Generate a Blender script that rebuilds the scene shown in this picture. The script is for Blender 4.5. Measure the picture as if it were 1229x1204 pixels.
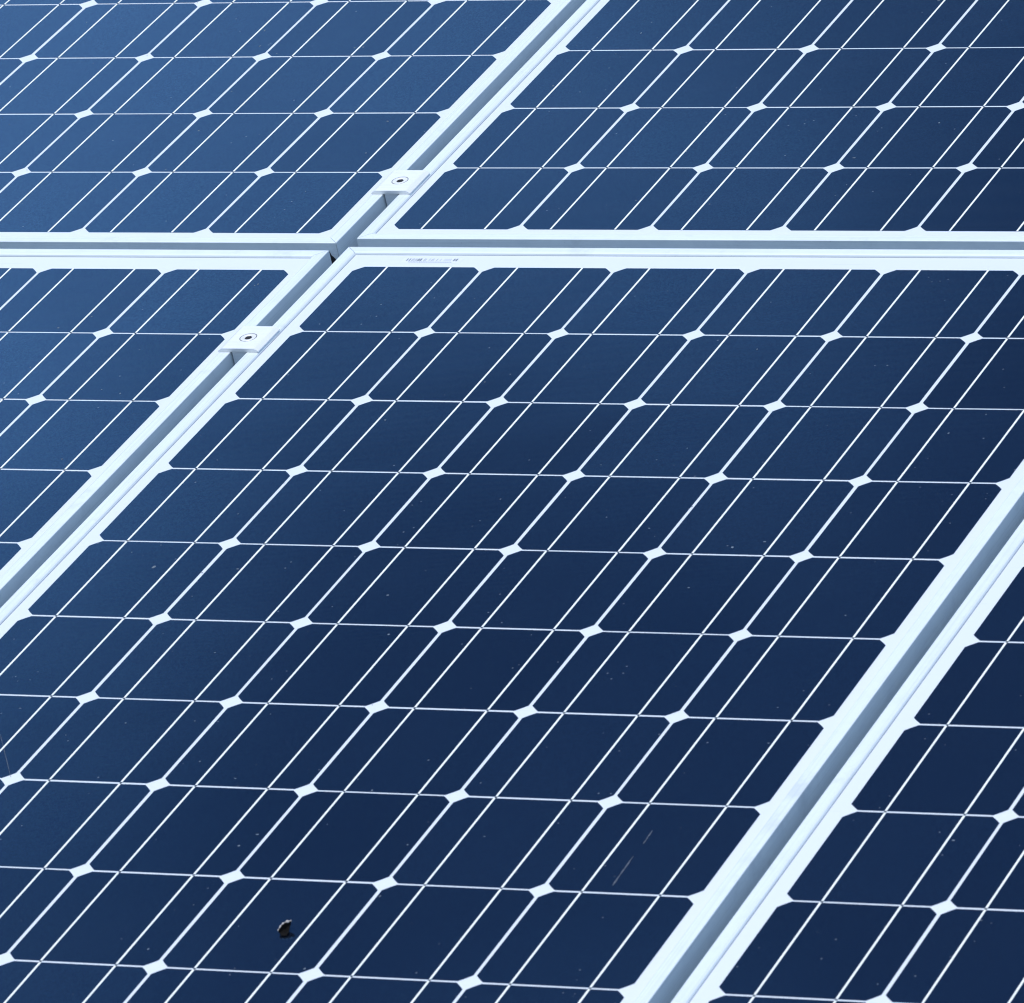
import bpy, bmesh, math, random
from mathutils import Vector, Matrix

rnd = random.Random(11)
scene = bpy.context.scene
for o in list(bpy.data.objects):
    bpy.data.objects.remove(o)

# ------------------------------------------------------------------ camera
PITCH = math.radians(4.0)                        # camera looks slightly down
CAM_LOC = Vector((0.0, 0.0, 2.35))
RIGHT = Vector((1, 0, 0))
FWD = Vector((0, math.cos(PITCH), -math.sin(PITCH)))
UP = Vector((0, math.sin(PITCH), math.cos(PITCH)))
cam_data = bpy.data.cameras.new("camera")
cam = bpy.data.objects.new("camera", cam_data)
scene.collection.objects.link(cam)
m = Matrix((RIGHT, UP, -FWD)).transposed().to_4x4()
m.translation = CAM_LOC
cam.matrix_world = m
cam_data.sensor_fit = 'HORIZONTAL'
cam_data.sensor_width = 36.0
cam_data.lens = 8381.47 / 1229 * 36.0
cam_data.shift_x = -0.62092 * 1000 / 1229
cam_data.shift_y = -0.11408 * 1000 / 1229
cam_data.clip_start = 0.1
cam_data.clip_end = 2000
cam_data.dof.use_dof = True
cam_data.dof.focus_distance = 6.25
cam_data.dof.aperture_fstop = 40
scene.camera = cam
scene.cycles.filter_width = 1.15

# ------------------------------------------------------------------ light
SUN_EL = math.radians(64)
SUN_AZ = math.radians(-152)                       # clockwise from the view direction (+Y)
world = bpy.data.worlds.new("World")
scene.world = world
world.use_nodes = True
wn, wl = world.node_tree.nodes, world.node_tree.links
sky = wn.new("ShaderNodeTexSky")
sky.sky_type = 'NISHITA'
sky.sun_disc = False
sky.sun_elevation = SUN_EL
sky.sun_rotation = SUN_AZ
sky.altitude = 0
sky.air_density = 1.0
sky.dust_density = 0.4
sky.ozone_density = 4.0
bg = wn["Background"]
bg.inputs["Strength"].default_value = 0.096
# broken thin cloud over the whole sky
wtc = wn.new("ShaderNodeTexCoord")
wmp = wn.new("ShaderNodeMapping")
wmp.inputs["Location"].default_value = (14.687, 11.506, 6.741)
wnz = wn.new("ShaderNodeTexNoise")
wnz.inputs["Scale"].default_value = 2.2
wnz.inputs["Detail"].default_value = 4
wnz.inputs["Roughness"].default_value = 0.45
wmr = wn.new("ShaderNodeMapRange")
wmr.interpolation_type = 'LINEAR'
wmr.inputs["From Min"].default_value = 0.45
wmr.inputs["From Max"].default_value = 0.64
wmx = wn.new("ShaderNodeMix")
wmx.data_type = 'RGBA'
[i for i in wmx.inputs if i.name == "B" and i.type == 'RGBA'][0].default_value = (8.4, 12.2, 18.4, 1)
wl.new(wtc.outputs["Generated"], wmp.inputs["Vector"])
wl.new(wmp.outputs[0], wnz.inputs["Vector"])
wl.new(wnz.outputs["Fac"], wmr.inputs["Value"])
wl.new(wmr.outputs[0], wmx.inputs[0])
wl.new(sky.outputs[0], [i for i in wmx.inputs if i.name == "A" and i.type == 'RGBA'][0])
wl.new([o for o in wmx.outputs if o.type == 'RGBA'][0], bg.inputs["Color"])

sun_data = bpy.data.lights.new("sun", 'SUN')
sun_data.energy = 2.55
sun_data.angle = math.radians(0.5)
sun_data.color = (1.0, 0.955, 0.895)
sun = bpy.data.objects.new("sun", sun_data)
scene.collection.objects.link(sun)
sd = Vector((math.sin(SUN_AZ) * math.cos(SUN_EL), math.cos(SUN_AZ) * math.cos(SUN_EL), math.sin(SUN_EL)))
sun.rotation_euler = sd.to_track_quat('Z', 'Y').to_euler()

scene.view_settings.view_transform = 'Standard'
scene.view_settings.look = 'None'
scene.view_settings.exposure = 0.0
scene.view_settings.gamma = 1.0

# ------------------------------------------------------------------ array frame
# rotation of the module plane as seen by the camera (columns: across, down the slope, into the module)
RP = ((0.92487021056348, -0.34339227803963934, 0.16339166745893507),
      (0.012869899107655708, 0.4576760133415414, 0.8890258896729342),
      (-0.3800650724668382, -0.8201307275029637, 0.4277103348017637))
TP = (-0.5913491270140027, -0.12313671035015453, 6.126897423652285)

def cam_to_world(v):
    return RIGHT * v[0] - UP * v[1] + FWD * v[2]

AX = cam_to_world([r[0] for r in RP])            # across the modules
AY = -cam_to_world([r[1] for r in RP])           # up the slope
AZ = -cam_to_world([r[2] for r in RP])           # out of the glass
ORIGIN = CAM_LOC + cam_to_world(TP)
ARRAY = Matrix((AX, AY, AZ)).transposed().to_4x4()
ARRAY.translation = ORIGIN

# ------------------------------------------------------------------ materials
def new_mat(name):
    mt = bpy.data.materials.new(name)
    mt.use_nodes = True
    return mt, mt.node_tree.nodes, mt.node_tree.links, mt.node_tree.nodes["Principled BSDF"]

def tex_coord(n, kind="Object"):
    t = n.new("ShaderNodeTexCoord")
    return t.outputs[kind]

def mix(n, l, a, b, fac):
    x = n.new("ShaderNodeMix")
    x.data_type = 'RGBA'
    for sock, v in (("A", a), ("B", b)):
        s = [i for i in x.inputs if i.name == sock and i.type == 'RGBA'][0]
        if hasattr(v, "links"):
            l.new(v, s)
        else:
            s.default_value = (*v, 1)
    f = x.inputs[0]
    if hasattr(fac, "links"):
        l.new(fac, f)
    else:
        f.default_value = fac
    return [o for o in x.outputs if o.type == 'RGBA'][0]

def ramp(n, l, src, lo, hi, a=0.0, b=1.0):
    r = n.new("ShaderNodeMapRange")
    r.inputs["From Min"].default_value = lo
    r.inputs["From Max"].default_value = hi
    r.inputs["To Min"].default_value = a
    r.inputs["To Max"].default_value = b
    l.new(src, r.inputs["Value"])
    return r.outputs[0]

def noise(n, l, vec, scale, detail=3, rough=0.6):
    t = n.new("ShaderNodeTexNoise")
    t.inputs["Scale"].default_value = scale
    t.inputs["Detail"].default_value = detail
    t.inputs["Roughness"].default_value = rough
    l.new(vec, t.inputs["Vector"])
    return t.outputs["Fac"]

def world_pos(n):
    return n.new("ShaderNodeNewGeometry").outputs["Position"]

COAT_IOR = 1.2
def glass_front(n, l, p):
    """the laminated solar glass over cells and backsheet"""
    p.inputs["Coat Weight"].default_value = 1.0
    p.inputs["Coat IOR"].default_value = COAT_IOR
    pos = world_pos(n)
    f = noise(n, l, pos, 9, 4)
    l.new(ramp(n, l, f, 0.3, 0.7, 0.05, 0.12), p.inputs["Coat Roughness"])

def mat_cell():
    """textured blue silicon: dark body, blue-tinted sheen of the nitride film, thin anti-reflective glass on top"""
    mt, n, l, p = new_mat("silicon_cell")
    n.remove(p)
    out = [x for x in n if x.type == 'OUTPUT_MATERIAL'][0]
    pos = world_pos(n)
    info = n.new("ShaderNodeObjectInfo")
    dust = noise(n, l, pos, 5, 5, 0.6)
    fine = noise(n, l, pos, 1500, 2, 0.7)
    body = mix(n, l, (0.0012, 0.003, 0.009), (0.002, 0.0045, 0.012), info.outputs["Random"])
    body = mix(n, l, body, (0.30, 0.33, 0.36), ramp(n, l, dust, 0.35, 0.75, 0.0, 0.004))
    # single dust grains
    vo = n.new("ShaderNodeTexVoronoi")
    vo.inputs["Scale"].default_value = 90
    l.new(pos, vo.inputs["Vector"])
    big = noise(n, l, pos, 23, 2)
    spot = n.new("ShaderNodeMath"); spot.operation = 'MULTIPLY'
    l.new(ramp(n, l, vo.outputs["Distance"], 0.05, 0.09, 1, 0), spot.inputs[0])
    l.new(ramp(n, l, big, 0.56, 0.62, 0, 0.22), spot.inputs[1])
    body = mix(n, l, body, (0.45, 0.50, 0.56), spot.outputs[0])
    dif = n.new("ShaderNodeBsdfDiffuse")
    l.new(body, dif.inputs["Color"])
    glo = n.new("ShaderNodeBsdfGlossy")
    tint = mix(n, l, TINT_A, TINT_B, info.outputs["Random"])
    grain = noise(n, l, pos, 420, 3, 0.8)
    tint = mix(n, l, tint, (0.018, 0.055, 0.13), ramp(n, l, grain, 0.40, 0.60, 0.7, 0.0))
    tint = mix(n, l, tint, (0.10, 0.22, 0.38), ramp(n, l, fine, 0.42, 0.72, 0, 0.42))
    # the glass is not perfectly flat
    wavy = n.new("ShaderNodeBump")
    wavy.inputs["Strength"].default_value = 0.35
    wavy.inputs["Distance"].default_value = 0.0006
    l.new(noise(n, l, pos, 7, 1), wavy.inputs["Height"])
    l.new(wavy.outputs[0], glo.inputs["Normal"])
    l.new(tint, glo.inputs["Color"])
    glo.inputs["Roughness"].default_value = 0.09
    # fine printed grid fingers across the cell
    wv = n.new("ShaderNodeTexWave")
    wv.bands_direction = 'Y'
    wv.inputs["Scale"].default_value = 0.314 / 0.0021
    l.new(tex_coord(n), wv.inputs["Vector"])
    body = mix(n, l, body, (0.16, 0.19, 0.22), ramp(n, l, wv.outputs["Fac"], 0.90, 1.0, 0, 0.10))
    l.new(body, dif.inputs["Color"])
    add = n.new("ShaderNodeAddShader")
    l.new(dif.outputs[0], add.inputs[0])
    l.new(glo.outputs[0], add.inputs[1])
    fr = n.new("ShaderNodeFresnel")
    fr.inputs["IOR"].default_value = 1.12
    top = n.new("ShaderNodeBsdfGlossy")
    top.inputs["Roughness"].default_value = 0.06
    l.new(wavy.outputs[0], top.inputs["Normal"])
    mx = n.new("ShaderNodeMixShader")
    l.new(fr.outputs[0], mx.inputs[0])
    l.new(add.outputs[0], mx.inputs[1])
    l.new(top.outputs[0], mx.inputs[2])
    l.new(mx.outputs[0], out.inputs["Surface"])
    return mt

TINT_A, TINT_B = (0.035, 0.097, 0.156), (0.053, 0.133, 0.208)

def mat_backsheet():
    mt, n, l, p = new_mat("white_backsheet")
    pos = tex_coord(n)
    mp = n.new("ShaderNodeMapping")
    mp.inputs["Scale"].default_value = (6, 120, 1)
    l.new(pos, mp.inputs["Vector"])
    streak = noise(n, l, mp.outputs[0], 3, 4, 0.6)
    col = mix(n, l, (0.73, 0.77, 0.83), (0.50, 0.56, 0.63), ramp(n, l, streak, 0.62, 0.8, 0, 0.5))
    l.new(col, p.inputs["Base Color"])
    p.inputs["Roughness"].default_value = 0.5
    glass_front(n, l, p)
    return mt

def mat_ribbon():
    mt, n, l, p = new_mat("tinned_ribbon")
    pos = world_pos(n)
    f = noise(n, l, pos, 160, 2)
    col = mix(n, l, (0.94, 0.95, 0.90), (0.84, 0.87, 0.83), ramp(n, l, f, 0.4, 0.7))
    l.new(col, p.inputs["Base Color"])
    p.inputs["Metallic"].default_value = 0.0
    p.inputs["Roughness"].default_value = 0.5
    return mt

def mat_alu(name, c1, c2, rough, metal):
    mt, n, l, p = new_mat(name)
    pos = world_pos(n)
    f = noise(n, l, pos, 35, 6, 0.65)
    col = mix(n, l, c1, c2, ramp(n, l, f, 0.45, 0.8))
    # drawn streaks along the extrusion and dried water marks
    mp = n.new("ShaderNodeMapping")
    mp.inputs["Scale"].default_value = (5, 900, 900)
    l.new(tex_coord(n), mp.inputs["Vector"])
    st = noise(n, l, mp.outputs[0], 1.0, 3, 0.6)
    col = mix(n, l, col, tuple(v * 0.80 for v in c2), ramp(n, l, st, 0.5, 0.72, 0, 0.45))
    wm = noise(n, l, pos, 14, 5, 0.7)
    col = mix(n, l, col, tuple(v * 0.72 for v in c2), ramp(n, l, wm, 0.58, 0.70, 0, 0.4))
    g = noise(n, l, pos, 420, 2)
    col = mix(n, l, col, (0.30, 0.33, 0.36), ramp(n, l, g, 0.70, 0.80, 0, 0.35))
    l.new(col, p.inputs["Base Color"])
    p.inputs["Metallic"].default_value = metal
    l.new(ramp(n, l, f, 0.3, 0.8, rough - 0.06, rough + 0.1), p.inputs["Roughness"])
    b = n.new("ShaderNodeBump")
    b.inputs["Strength"].default_value = 0.06
    b.inputs["Distance"].default_value = 0.001
    l.new(g, b.inputs["Height"])
    l.new(b.outputs[0], p.inputs["Normal"])
    return mt

def mat_flat(name, col, rough=0.6, metal=0.0, var=0.25, scale=60):
    mt, n, l, p = new_mat(name)
    pos = world_pos(n)
    f = noise(n, l, pos, scale, 3)
    c = mix(n, l, col, tuple(v * (1 - var) for v in col), ramp(n, l, f, 0.35, 0.7))
    l.new(c, p.inputs["Base Color"])
    p.inputs["Roughness"].default_value = rough
    p.inputs["Metallic"].default_value = metal
    return mt

M_CELL = mat_cell()
M_BACK = mat_backsheet()
M_RIB = mat_ribbon()
M_FRAME = mat_alu("anodised_frame", (0.81, 0.87, 0.89), (0.72, 0.785, 0.825), 0.40, 0.15)
M_CLAMP = mat_alu("clamp_aluminium", (0.87, 0.885, 0.89), (0.79, 0.82, 0.83), 0.40, 0.12)
M_BOLT = mat_alu("bolt_steel", (0.86, 0.86, 0.86), (0.74, 0.75, 0.76), 0.4, 0.15)
M_TAB = mat_flat("shaded_tab", (0.03, 0.05, 0.08), 0.4, 0.4)
M_DARK = mat_flat("dark_fill", (0.01, 0.011, 0.013), 0.7)
M_SEAL = mat_flat("grey_sealant", (0.20, 0.25, 0.32), 0.6)
M_INK = mat_flat("grey_label_ink", (0.20, 0.24, 0.30), 0.6)
M_LABEL = mat_flat("label_paper", (0.74, 0.78, 0.82), 0.5, 0, 0.06)
M_LEAF = mat_flat("dry_leaf", (0.010, 0.009, 0.009), 0.7, 0, 0.5, 300)
M_LEAF.node_tree.nodes["Principled BSDF"].inputs["Specular IOR Level"].default_value = 0.05
M_RIM = mat_flat("pale_dry_rim", (0.62, 0.56, 0.52), 0.7, 0, 0.3, 300)
M_SPECK = mat_flat("pale_dirt", (0.17, 0.21, 0.26), 0.8, 0, 0.5, 200)
M_SCRATCH = mat_flat("pale_scratch", (0.11, 0.13, 0.17), 0.8, 0, 0.6, 500)

def mat_ground():
    mt, n, l, p = new_mat("gravel_ground")
    pos = tex_coord(n)
    a = noise(n, l, pos, 0.6, 6)
    b = noise(n, l, pos, 40, 4)
    c = mix(n, l, (0.040, 0.041, 0.043), (0.06, 0.06, 0.06), ramp(n, l, a, 0.35, 0.65))
    c = mix(n, l, c, (0.10, 0.10, 0.10), ramp(n, l, b, 0.5, 0.75))
    l.new(c, p.inputs["Base Color"])
    p.inputs["Roughness"].default_value = 0.95
    return mt

# ------------------------------------------------------------------ helpers
def link(name, data, parent=None, loc=(0, 0, 0)):
    o = bpy.data.objects.new(name, data)
    scene.collection.objects.link(o)
    if parent:
        o.parent = parent
    o.location = loc
    return o

def mesh_from(bm, name, mats, smooth=False):
    me = bpy.data.meshes.new(name)
    bmesh.ops.recalc_face_normals(bm, faces=bm.faces)
    bm.to_mesh(me)
    bm.free()
    for mt in (mats if isinstance(mats, (list, tuple)) else [mats]):
        me.materials.append(mt)
    if smooth:
        for f in me.polygons:
            f.use_smooth = True
    return me

def prism(bm, pts, z0, z1, mi=0):
    a = [bm.verts.new((x, y, z0)) for x, y in pts]
    b = [bm.verts.new((x, y, z1)) for x, y in pts]
    fs = [bm.faces.new(b), bm.faces.new(a[::-1])]
    k = len(pts)
    for i in range(k):
        fs.append(bm.faces.new((a[i], a[(i + 1) % k], b[(i + 1) % k], b[i])))
    for f in fs:
        f.material_index = mi

def box(bm, x0, x1, y0, y1, z0, z1, mi=0):
    prism(bm, [(x0, y0), (x1, y0), (x1, y1), (x0, y1)], z0, z1, mi)

def tag(o, label, cat, group=None):
    o["label"] = label
    o["category"] = cat
    if group:
        o["group"] = group

# ------------------------------------------------------------------ ground
bm = bmesh.new()
bmesh.ops.create_grid(bm, x_segments=1, y_segments=1, size=900)
g = link("ground", mesh_from(bm, "ground", mat_ground()))
g["kind"] = "structure"
g["label"] = "dark gritty ground beneath the panels"

# ------------------------------------------------------------------ solar module
PX = 0.127                                       # cell pitch
NC, NR = 6, 12
CW, CH = 0.1239, 0.1249                          # cell size (column gaps are wider than row gaps)
FW, FH, FD = 0.0120, 0.0018, 0.038               # frame lip width, lip height over glass, depth below glass
W, H = NC * PX, NR * PX

def cell_mesh():
    """pseudo-square cell cut from a round wafer"""
    R = 0.0822
    pts = []
    hx, hy = CW / 2, CH / 2
    for q in range(4):
        sx = (1, -1, -1, 1)[q]
        sy = (1, 1, -1, -1)[q]
        a0 = math.acos(hx / R)                   # where the circle leaves the side edge
        a1 = math.asin(hy / R)
        arc = [(R * math.cos(a0 + (a1 - a0) * t), R * math.sin(a0 + (a1 - a0) * t)) for t in (0, .33, .67, 1)]
        if q in (1, 3):
            arc = arc[::-1]
        pts += [(sx * x, sy * y) for x, y in arc]
    bm = bmesh.new()
    prism(bm, pts, -0.00012, 0)
    return mesh_from(bm, "cell", M_CELL)

def ribbon_mesh(wd, tab=True):
    bm = bmesh.new()
    box(bm, -wd / 2, wd / 2, -CH / 2 + 0.0002, CH / 2 - 0.0002, -0.0001, 0.00022)
    # the ribbon dives under the next cell in the gap; its shade is painted dark
    if tab:
        box(bm, -wd / 2, wd / 2, -CH / 2 - 0.0020, -CH / 2 + 0.0002, -0.00016, -0.00002, 1)
    return mesh_from(bm, "busbar", [M_RIB, M_TAB])

ME_CELL = cell_mesh()
ME_RIB = ribbon_mesh(0.0017)
ME_RIB_END = ribbon_mesh(0.0017, False)

def rail_mesh(length, mitre0, mitre1, flip):
    """Frame rail along +x, outer wall at y = 0, lip reaching inwards to y = -FW (flip mirrors it).
    Ends are cut at 45 degrees in the lip and butt as a thin wall below."""
    prof = [(0.0, -FD), (0.0, FH - 0.0006), (-0.0002, FH - 0.0002), (-0.0006, FH),
            (-FW + 0.0026, FH), (-FW + 0.0009, FH - 0.0006), (-FW, -0.0003), (-FW, -0.0065),
            (-0.0020, -0.0065), (-0.0020, -FD + 0.002), (-0.024, -FD + 0.002), (-0.024, -FD)]
    bm = bmesh.new()
    g = 0.00025
    ra, rb = [], []
    for (y, z) in prof:
        ra.append(bm.verts.new((-y + g, y, z)))
        rb.append(bm.verts.new((length + y - g, y, z)))
    k = len(prof)
    for i in range(k):
        j = (i + 1) % k
        bm.faces.new((ra[i], ra[j], rb[j], rb[i]))
    bm.faces.new(ra)
    bm.faces.new(rb[::-1])
    bmesh.ops.triangulate(bm, faces=[f for f in bm.faces if len(f.verts) > 4])
    return mesh_from(bm, "frame_rail", M_FRAME)

def make_panel(x0, y0, m_left, m_right, m_top, m_bot, label):
    """x0, y0: top left corner of the cell grid in array coordinates (y up the slope)"""
    root = link("solar_panel", None)
    tag(root, label, "solar panel", "framed solar panels of the array")
    root.matrix_world = ARRAY @ Matrix.Translation((x0, y0, 0))
    # inner clear opening of the frame measured from the cells
    hx = (PX - CW) / 2
    hy = (PX - CH) / 2
    xl, xr = hx - m_left, W - hx + m_right       # lip inner edges
    yt, yb = -hy + m_top, -H + hy - m_bot
    # laminate
    bm = bmesh.new()
    box(bm, xl - 0.008, xr + 0.008, yb - 0.008, yt + 0.008, -0.0045, -0.00018)
    link("backsheet", mesh_from(bm, "backsheet", M_BACK), root)
    # dark sealant line along the lip
    bm = bmesh.new()
    s = 0.0008
    for (a, b, c, d) in ((xl, xl + s, yb, yt), (xl + s, xr, yt - s, yt)):
        box(bm, a, b, c, d, -0.0002, -0.0001)
    link("seal", mesh_from(bm, "seal", M_SEAL), root)
    # frame
    L1 = xr - xl + 2 * FW
    L2 = yt - yb + 2 * FW
    top = link("frame_rail", rail_mesh(L1, 0, 0, 0), root, (xl - FW, yt + FW, 0))
    bot = link("frame_rail", rail_mesh(L1, 0, 0, 0), root, (xr + FW, yb - FW, 0))
    bot.rotation_euler = (0, 0, math.pi)
    lef = link("frame_rail", rail_mesh(L2, 0, 0, 0), root, (xl - FW, yb - FW, 0))
    lef.rotation_euler = (0, 0, math.pi / 2)
    rig = link("frame_rail", rail_mesh(L2, 0, 0, 0), root, (xr + FW, yt + FW, 0))
    rig.rotation_euler = (0, 0, -math.pi / 2)
    # cells with their two ribbons
    for j in range(NR):
        for i in range(NC):
            dx, dy = rnd.uniform(-1, 1) * 0.00025, rnd.uniform(-1, 1) * 0.0002
            c = link("cell", ME_CELL, root, ((i + 0.5) * PX + dx, -(j + 0.5) * PX + dy, 0))
            c.rotation_euler = (0, 0, rnd.uniform(-1, 1) * 0.0012)
            for s in (-1, 1):
                link("busbar", ME_RIB if j < NR - 1 else ME_RIB_END, c, (s * 0.0312 + rnd.uniform(-1, 1) * 0.0002, 0, 0))
    return root, (xl, xr, yt, yb)

GX1, GX2, GY = 0.0568, 0.0619, 0.0727
FB = 2 * FW
hx, hy = (PX - CW) / 2, (PX - CH) / 2
ML, MR, MT, MB = 0.0105, 0.0078, 0.0242, 0.0110

center, cin = make_panel(0, 0, 0.0125, 0.0098, MT, MB,
    "large central solar panel showing almost all its cells, barcode strip along its upper edge")
left, _ = make_panel(-0.0568 - W, -0.0073, ML, 0.0074, MT, MB,
    "solar panel on the left below the horizontal gap, cut off by the left edge")
top_left, _ = make_panel(-0.0619 + 0.0044 - W, 0.07358 - 0.0091 + H, ML, MR, MT, MB,
    "palest blue solar panel at upper left, above the horizontal gap")
top_right, _ = make_panel(-0.0021, 0.07358 + H, ML, MR, MT, MB,
    "solar panel at upper right, behind the barcoded panel across the horizontal gap")
right, _ = make_panel(W + 0.0619, 0.0007, 0.0145, MR, MT, MB,
    "darkest solar panel in the lower right corner, beyond the diagonal gap")

# ragged dark patch painting the gap's shade onto the upper left module's lower rail
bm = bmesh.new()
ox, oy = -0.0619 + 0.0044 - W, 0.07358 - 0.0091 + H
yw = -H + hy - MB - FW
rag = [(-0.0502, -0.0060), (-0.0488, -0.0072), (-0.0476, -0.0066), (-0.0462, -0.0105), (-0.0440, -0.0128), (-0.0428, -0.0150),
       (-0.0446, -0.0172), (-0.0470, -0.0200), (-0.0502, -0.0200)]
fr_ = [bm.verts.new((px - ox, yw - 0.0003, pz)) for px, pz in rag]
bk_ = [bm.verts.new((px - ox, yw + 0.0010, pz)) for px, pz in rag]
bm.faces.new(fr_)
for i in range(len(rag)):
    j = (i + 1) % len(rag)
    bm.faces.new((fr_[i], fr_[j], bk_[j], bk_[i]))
link("corner_shade", mesh_from(bm, "corner_shade", M_DARK), top_left)

# ------------------------------------------------------------------ clamps
def ring_pts(r, k, ph=0.0):
    return [(r * math.cos(ph + 2 * math.pi * i / k), r * math.sin(ph + 2 * math.pi * i / k)) for i in range(k)]

def lathe(bm, prof, k, mi=0):
    rings = []
    for r, z in prof:
        rings.append([bm.verts.new((x, y, z)) for x, y in ring_pts(r, k)])
    for a, b in zip(rings, rings[1:]):
        for i in range(k):
            f = bm.faces.new((a[i], a[(i + 1) % k], b[(i + 1) % k], b[i]))
            f.material_index = mi
    return rings

def make_clamp(x, y, gap, label):
    root = link("panel_clamp", None)
    tag(root, label, "clamp", "middle clamps over the gap between panels")
    root.matrix_world = ARRAY @ Matrix.Translation((x, y, FH))
    wl, ln, th = 0.0195, 0.0215, 0.0036
    # plate: cross section across the gap (x, z), extruded along y, with sloping side lips and a bolt hole
    bm = bmesh.new()
    prof = [(-wl, 0.0003), (wl, 0.0003), (wl, 0.0012), (wl - 0.0035, th - 0.0003), (wl - 0.0045, th), (-wl + 0.0045, th), (-wl + 0.0035, th - 0.0003), (-wl, 0.0012)]
    a = [bm.verts.new((px, -ln, pz)) for px, pz in prof]
    b = [bm.verts.new((px, ln, pz)) for px, pz in prof]
    k = len(prof)
    for i in range(k):
        if i in (0, 4):
            continue
        j = (i + 1) % k
        bm.faces.new((a[i], a[j], b[j], b[i]))
    bm.faces.new(a); bm.faces.new(b[::-1])
    # top and bottom faces with a round hole
    hr, hk = 0.0078, 32
    for (ia, ib, z) in ((4, 5, th), (0, 1, 0.0003)):
        xs = sorted((prof[ia][0], prof[ib][0]))
        hole = [bm.verts.new((px, py, z)) for px, py in ring_pts(hr, hk)]
        def V(px, py):
            for v in (a[ia], a[ib], b[ia], b[ib]):
                if abs(v.co.x - px) < 1e-6 and abs(v.co.y - py) < 1e-6:
                    return v
        corners = [V(xs[1], ln), V(xs[0], ln), V(xs[0], -ln), V(xs[1], -ln)]   # quadrants ccw from +x+y
        q = hk // 4
        for c in range(4):
            cv = corners[c]
            for i in range(q):
                bm.faces.new((cv, hole[(c * q + i) % hk], hole[(c * q + i + 1) % hk]))
            bm.faces.new((cv, hole[((c + 1) * q) % hk], corners[(c + 1) % 4]))
        if z == th:
            tophole = hole
        else:
            for i in range(hk):
                bm.faces.new((hole[i], hole[(i + 1) % hk], tophole[(i + 1) % hk], tophole[i]))
    pl = link("clamp_plate", mesh_from(bm, "clamp_plate", M_CLAMP), root)
    # channel body that drops into the gap
    bm = bmesh.new()
    hg = gap / 2 - 0.0013
    box(bm, -hg, hg, -ln + 0.001, ln - 0.001, -0.036, 0.0002)
    link("clamp_body", mesh_from(bm, "clamp_body", M_CLAMP), root)
    # dark slot where the body meets the frame
    bm = bmesh.new()
    lathe(bm, [(0.0076, 0.0008), (0.0075, 0.0030), (0.0072, 0.0036), (0.0060, 0.0038), (0.0046, 0.0036), (0.0042, 0.0033)], 32)
    r = lathe(bm, [(0.0042, 0.0033), (0.0032, 0.0032)], 32)
    bmesh.ops.remove_doubles(bm, verts=bm.verts, dist=1e-6)
    bolt = link("bolt", mesh_from(bm, "bolt", M_BOLT, True), root)
    bm = bmesh.new()
    lathe(bm, [(0.0078, 0.00345), (0.0078, 0.00352), (0.0072, 0.00362), (0.0071, 0.0034)], 32)
    ring = link("bolt_gap", mesh_from(bm, "bolt_gap", M_DARK), bolt)
    bm = bmesh.new()
    prism(bm, ring_pts(0.0034, 6, 0.3), 0.0008, 0.00335)
    link("hex_socket", mesh_from(bm, "hex_socket", M_DARK), bolt)
    return root

# edges of the gaps: left module's outer wall and right module's outer wall
e1 = (-0.0568 - hx + 0.0074 + FW, hx - 0.0125 - FW)
e2 = (-0.0619 + 0.0044 - hx + MR + FW, -0.0021 + hx - ML - FW)
make_clamp(sum(e1) / 2, -0.1504, e1[1] - e1[0], "square clamp with hex bolt joining the central and left panels, below the gap crossing")
make_clamp(sum(e2) / 2, 0.1630, e2[1] - e2[0], "square clamp with hex bolt between the two upper panels, above the gap crossing")

# ------------------------------------------------------------------ barcode strip under the glass
bm = bmesh.new()
r2 = random.Random(5)
x = 0.0445
while x < 0.0950:
    wdt = r2.choice((0.0005, 0.0007, 0.0011, 0.0016))
    dens = 1 if x < 0.0585 or x > 0.0885 else 0
    if dens or r2.random() < 0.55:
        box(bm, x, x + (wdt if dens else 0.0005), 0.0110, 0.0158, -0.0001, -0.00006)
    x += wdt + r2.choice((0.0006, 0.0008, 0.0014))
bars = mesh_from(bm, "barcode", M_INK)
bm = bmesh.new()
box(bm, 0.0405, 0.0990, 0.0070, 0.0175, -0.00018, -0.0001)
lab = link("label_strip", mesh_from(bm, "label_strip", M_LABEL), center)
link("barcode", bars, lab)
bm = bmesh.new()
x = 0.0475
while x < 0.0900:                                 # the row of tiny illegible characters under the bars
    wdt = r2.choice((0.0008, 0.0011))
    box(bm, x, x + wdt, 0.0083, 0.0097, -0.0001, -0.00006)
    x += wdt + 0.0007
link("print_line", mesh_from(bm, "print_line", M_SEAL), lab)

# ------------------------------------------------------------------ scratches on the glass of the central panel
def scratch(p, q, wdt, seed):
    r = random.Random(seed)
    p, q = Vector((p[0], p[1], 0)), Vector((q[0], q[1], 0))
    d = (q - p).normalized()
    nrm = Vector((-d.y, d.x, 0))
    bm = bmesh.new()
    k = 9
    prev = None
    for i in range(k):
        t = i / (k - 1)
        c = p.lerp(q, t) + nrm * r.uniform(-1, 1) * wdt * 0.15
        hw = wdt * (0.25 + 0.5 * r.random()) * (0.35 if i in (0, k - 1) else 1)
        row = [bm.verts.new(c + nrm * hw + Vector((0, 0, 0.00008))), bm.verts.new(c + Vector((0, 0, 0.0002))), bm.verts.new(c - nrm * hw + Vector((0, 0, 0.00008)))]
        if prev:
            bm.faces.new((prev[0], prev[1], row[1], row[0]))
            bm.faces.new((prev[1], prev[2], row[2], row[1]))
        prev = row
    link("scratch", mesh_from(bm, "scratch", M_SCRATCH), center)

scratch((0.6857, -0.9273), (0.6865, -0.9464), 0.0010, 1)
scratch((0.6861, -0.9643), (0.6873, -1.0055), 0.0011, 2)
scratch((0.0799, -0.8211), (0.1245, -0.8866), 0.0005, 3)

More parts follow.
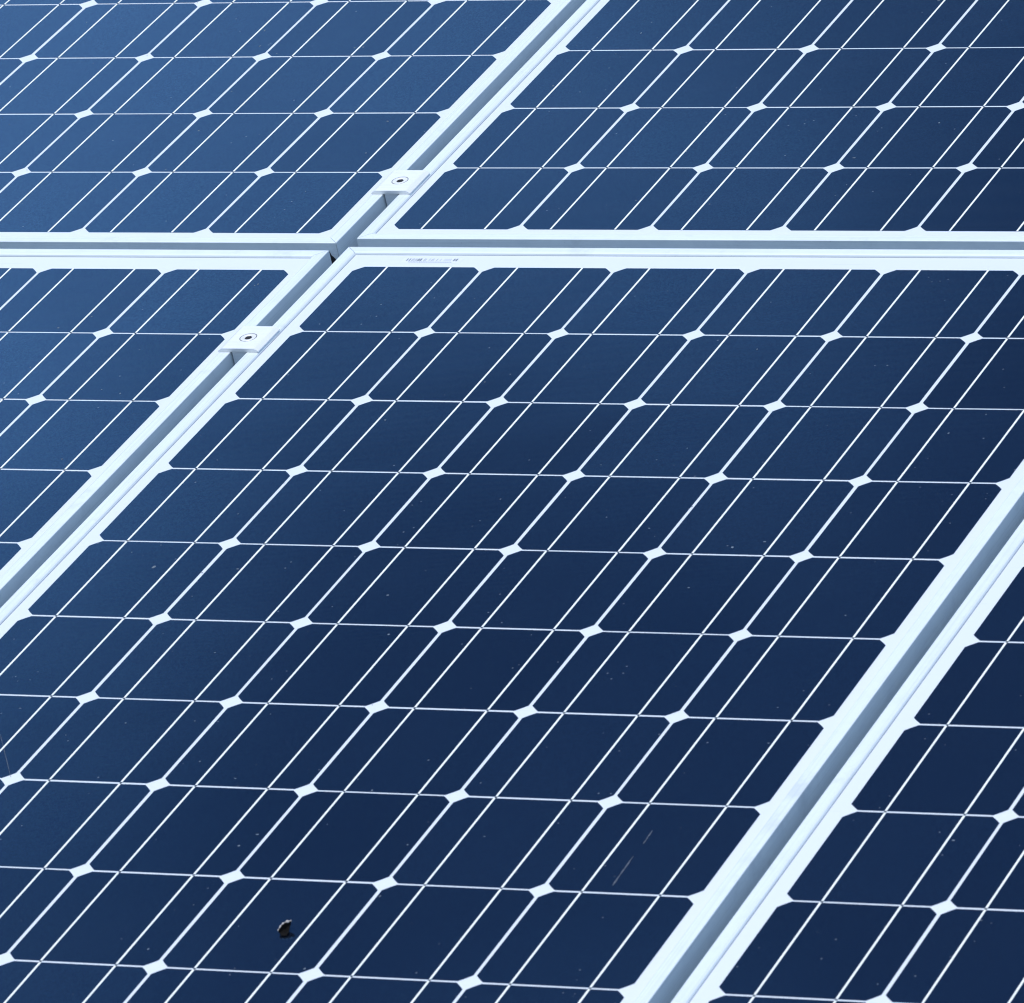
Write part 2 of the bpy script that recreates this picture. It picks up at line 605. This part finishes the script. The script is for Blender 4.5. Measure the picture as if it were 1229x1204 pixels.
# ------------------------------------------------------------------ specks of dirt lying on the glass
bm = bmesh.new()
r3 = random.Random(21)
def speck(x, y, r):
    k = r3.choice((5, 6, 7))
    ax = r3.uniform(0.6, 1.5)
    ph = r3.uniform(0, 6.28)
    pts = []
    for i in range(k):
        a = ph + 2 * math.pi * i / k
        rr = r * r3.uniform(0.6, 1.1)
        pts.append((x + rr * math.cos(a) * ax, y + rr * math.sin(a) / ax))
    base = [bm.verts.new((px, py, 0.00003)) for px, py in pts]
    tip = bm.verts.new((x, y, 0.0004))
    for i in range(k):
        bm.faces.new((base[i], base[(i + 1) % k], tip))
for x0, x1, y0, y1, cnt in ((0, W, -1.3, 0, 95), (-0.45, -0.07, -0.6, -0.02, 35), (-0.6, -0.08, 0.08, 0.6, 32), (0.01, W, 0.09, 0.6, 34), (W + 0.07, W + 0.4, -1.3, -0.6, 26)):
    for _ in range(cnt):
        speck(r3.uniform(x0, x1), r3.uniform(y0, y1), r3.choice((0.0005, 0.0006, 0.0007, 0.0009, 0.0012)))
speck(0.0783, -0.5503, 0.0024)
speck(0.5703, -0.4956, 0.0019)
sp = link("dirt_specks", mesh_from(bm, "dirt_specks", M_SPECK))
sp.matrix_world = ARRAY
sp["kind"] = "stuff"
sp["label"] = "tiny pale specks of dirt scattered over the dark panel glass"
sp["category"] = "dirt"

# ------------------------------------------------------------------ curled scrap of dry leaf near the lower edge
leaf = link("dry_leaf", None)
tag(leaf, "small dark curled scrap of dry leaf with pale rim, lying on the central panel", "leaf")
leaf.matrix_world = ARRAY @ Matrix.Translation((0.46, -1.09, 0.0))
RIM = [(-0.003, -0.0019, 0.003), (-0.002, 0.0013, 0.005), (0.0003, 0.0042, 0.0065), (0.004, 0.0077, 0.006)]
MID = [(-0.0023, -0.0015, 0.001), (-0.0014, 0.0022, 0.0008), (0.0008, 0.0040, 0.0012), (0.0032, 0.0056, 0.0025)]
LOW = [(-0.0012, -0.0030, 0.0006), (0.0016, -0.0045, 0.0003), (0.0048, -0.0046, 0.0003), (0.0052, -0.0008, 0.0010)]
bm = bmesh.new()
rows = [[bm.verts.new(p) for p in row] for row in (RIM, MID, LOW)]
for a, b in zip(rows, rows[1:]):
    for i in range(3):
        bm.faces.new((a[i], a[i + 1], b[i + 1], b[i]))
bmesh.ops.subdivide_edges(bm, edges=bm.edges, cuts=2, use_grid_fill=True, smooth=0.6)
for v in bm.verts:
    v.co += Vector((rnd.uniform(-1, 1), rnd.uniform(-1, 1), rnd.uniform(0, 1))) * 0.0004
    v.co.z = max(v.co.z, 0.0002)
bmesh.ops.solidify(bm, geom=bm.faces[:], thickness=0.0006)
for v in bm.verts:
    v.co.z = max(v.co.z, 0.00005)
link("blade", mesh_from(bm, "blade", M_LEAF, True), leaf)
bm = bmesh.new()
pts = [Vector(p) for p in RIM]
cur = []
for i in range(len(pts) - 1):
    p0 = pts[max(i - 1, 0)]; p1 = pts[i]; p2 = pts[i + 1]; p3 = pts[min(i + 2, len(pts) - 1)]
    for k in range(5):
        t = k / 5
        cur.append(0.5 * ((2 * p1) + (p2 - p0) * t + (2 * p0 - 5 * p1 + 4 * p2 - p3) * t * t + (3 * p1 - p0 - 3 * p2 + p3) * t ** 3))
cur.append(pts[-1])
prev = None
for i, c in enumerate(cur):
    r = 0.0007 * (0.9 + 0.5 * math.sin(i * 1.7)) * (1.35 if i > 11 else 0.9)
    ring = [bm.verts.new(c + Vector((0.7 * math.cos(a), -0.7 * math.cos(a), math.sin(a))) * r) for a in [2 * math.pi * j / 6 for j in range(6)]]
    if prev:
        for j in range(6):
            bm.faces.new((prev[j], prev[(j + 1) % 6], ring[(j + 1) % 6], ring[j]))
    else:
        bm.faces.new(ring)
    prev = ring
bm.faces.new(prev[::-1])
link("rim", mesh_from(bm, "rim", M_RIM, True), leaf)
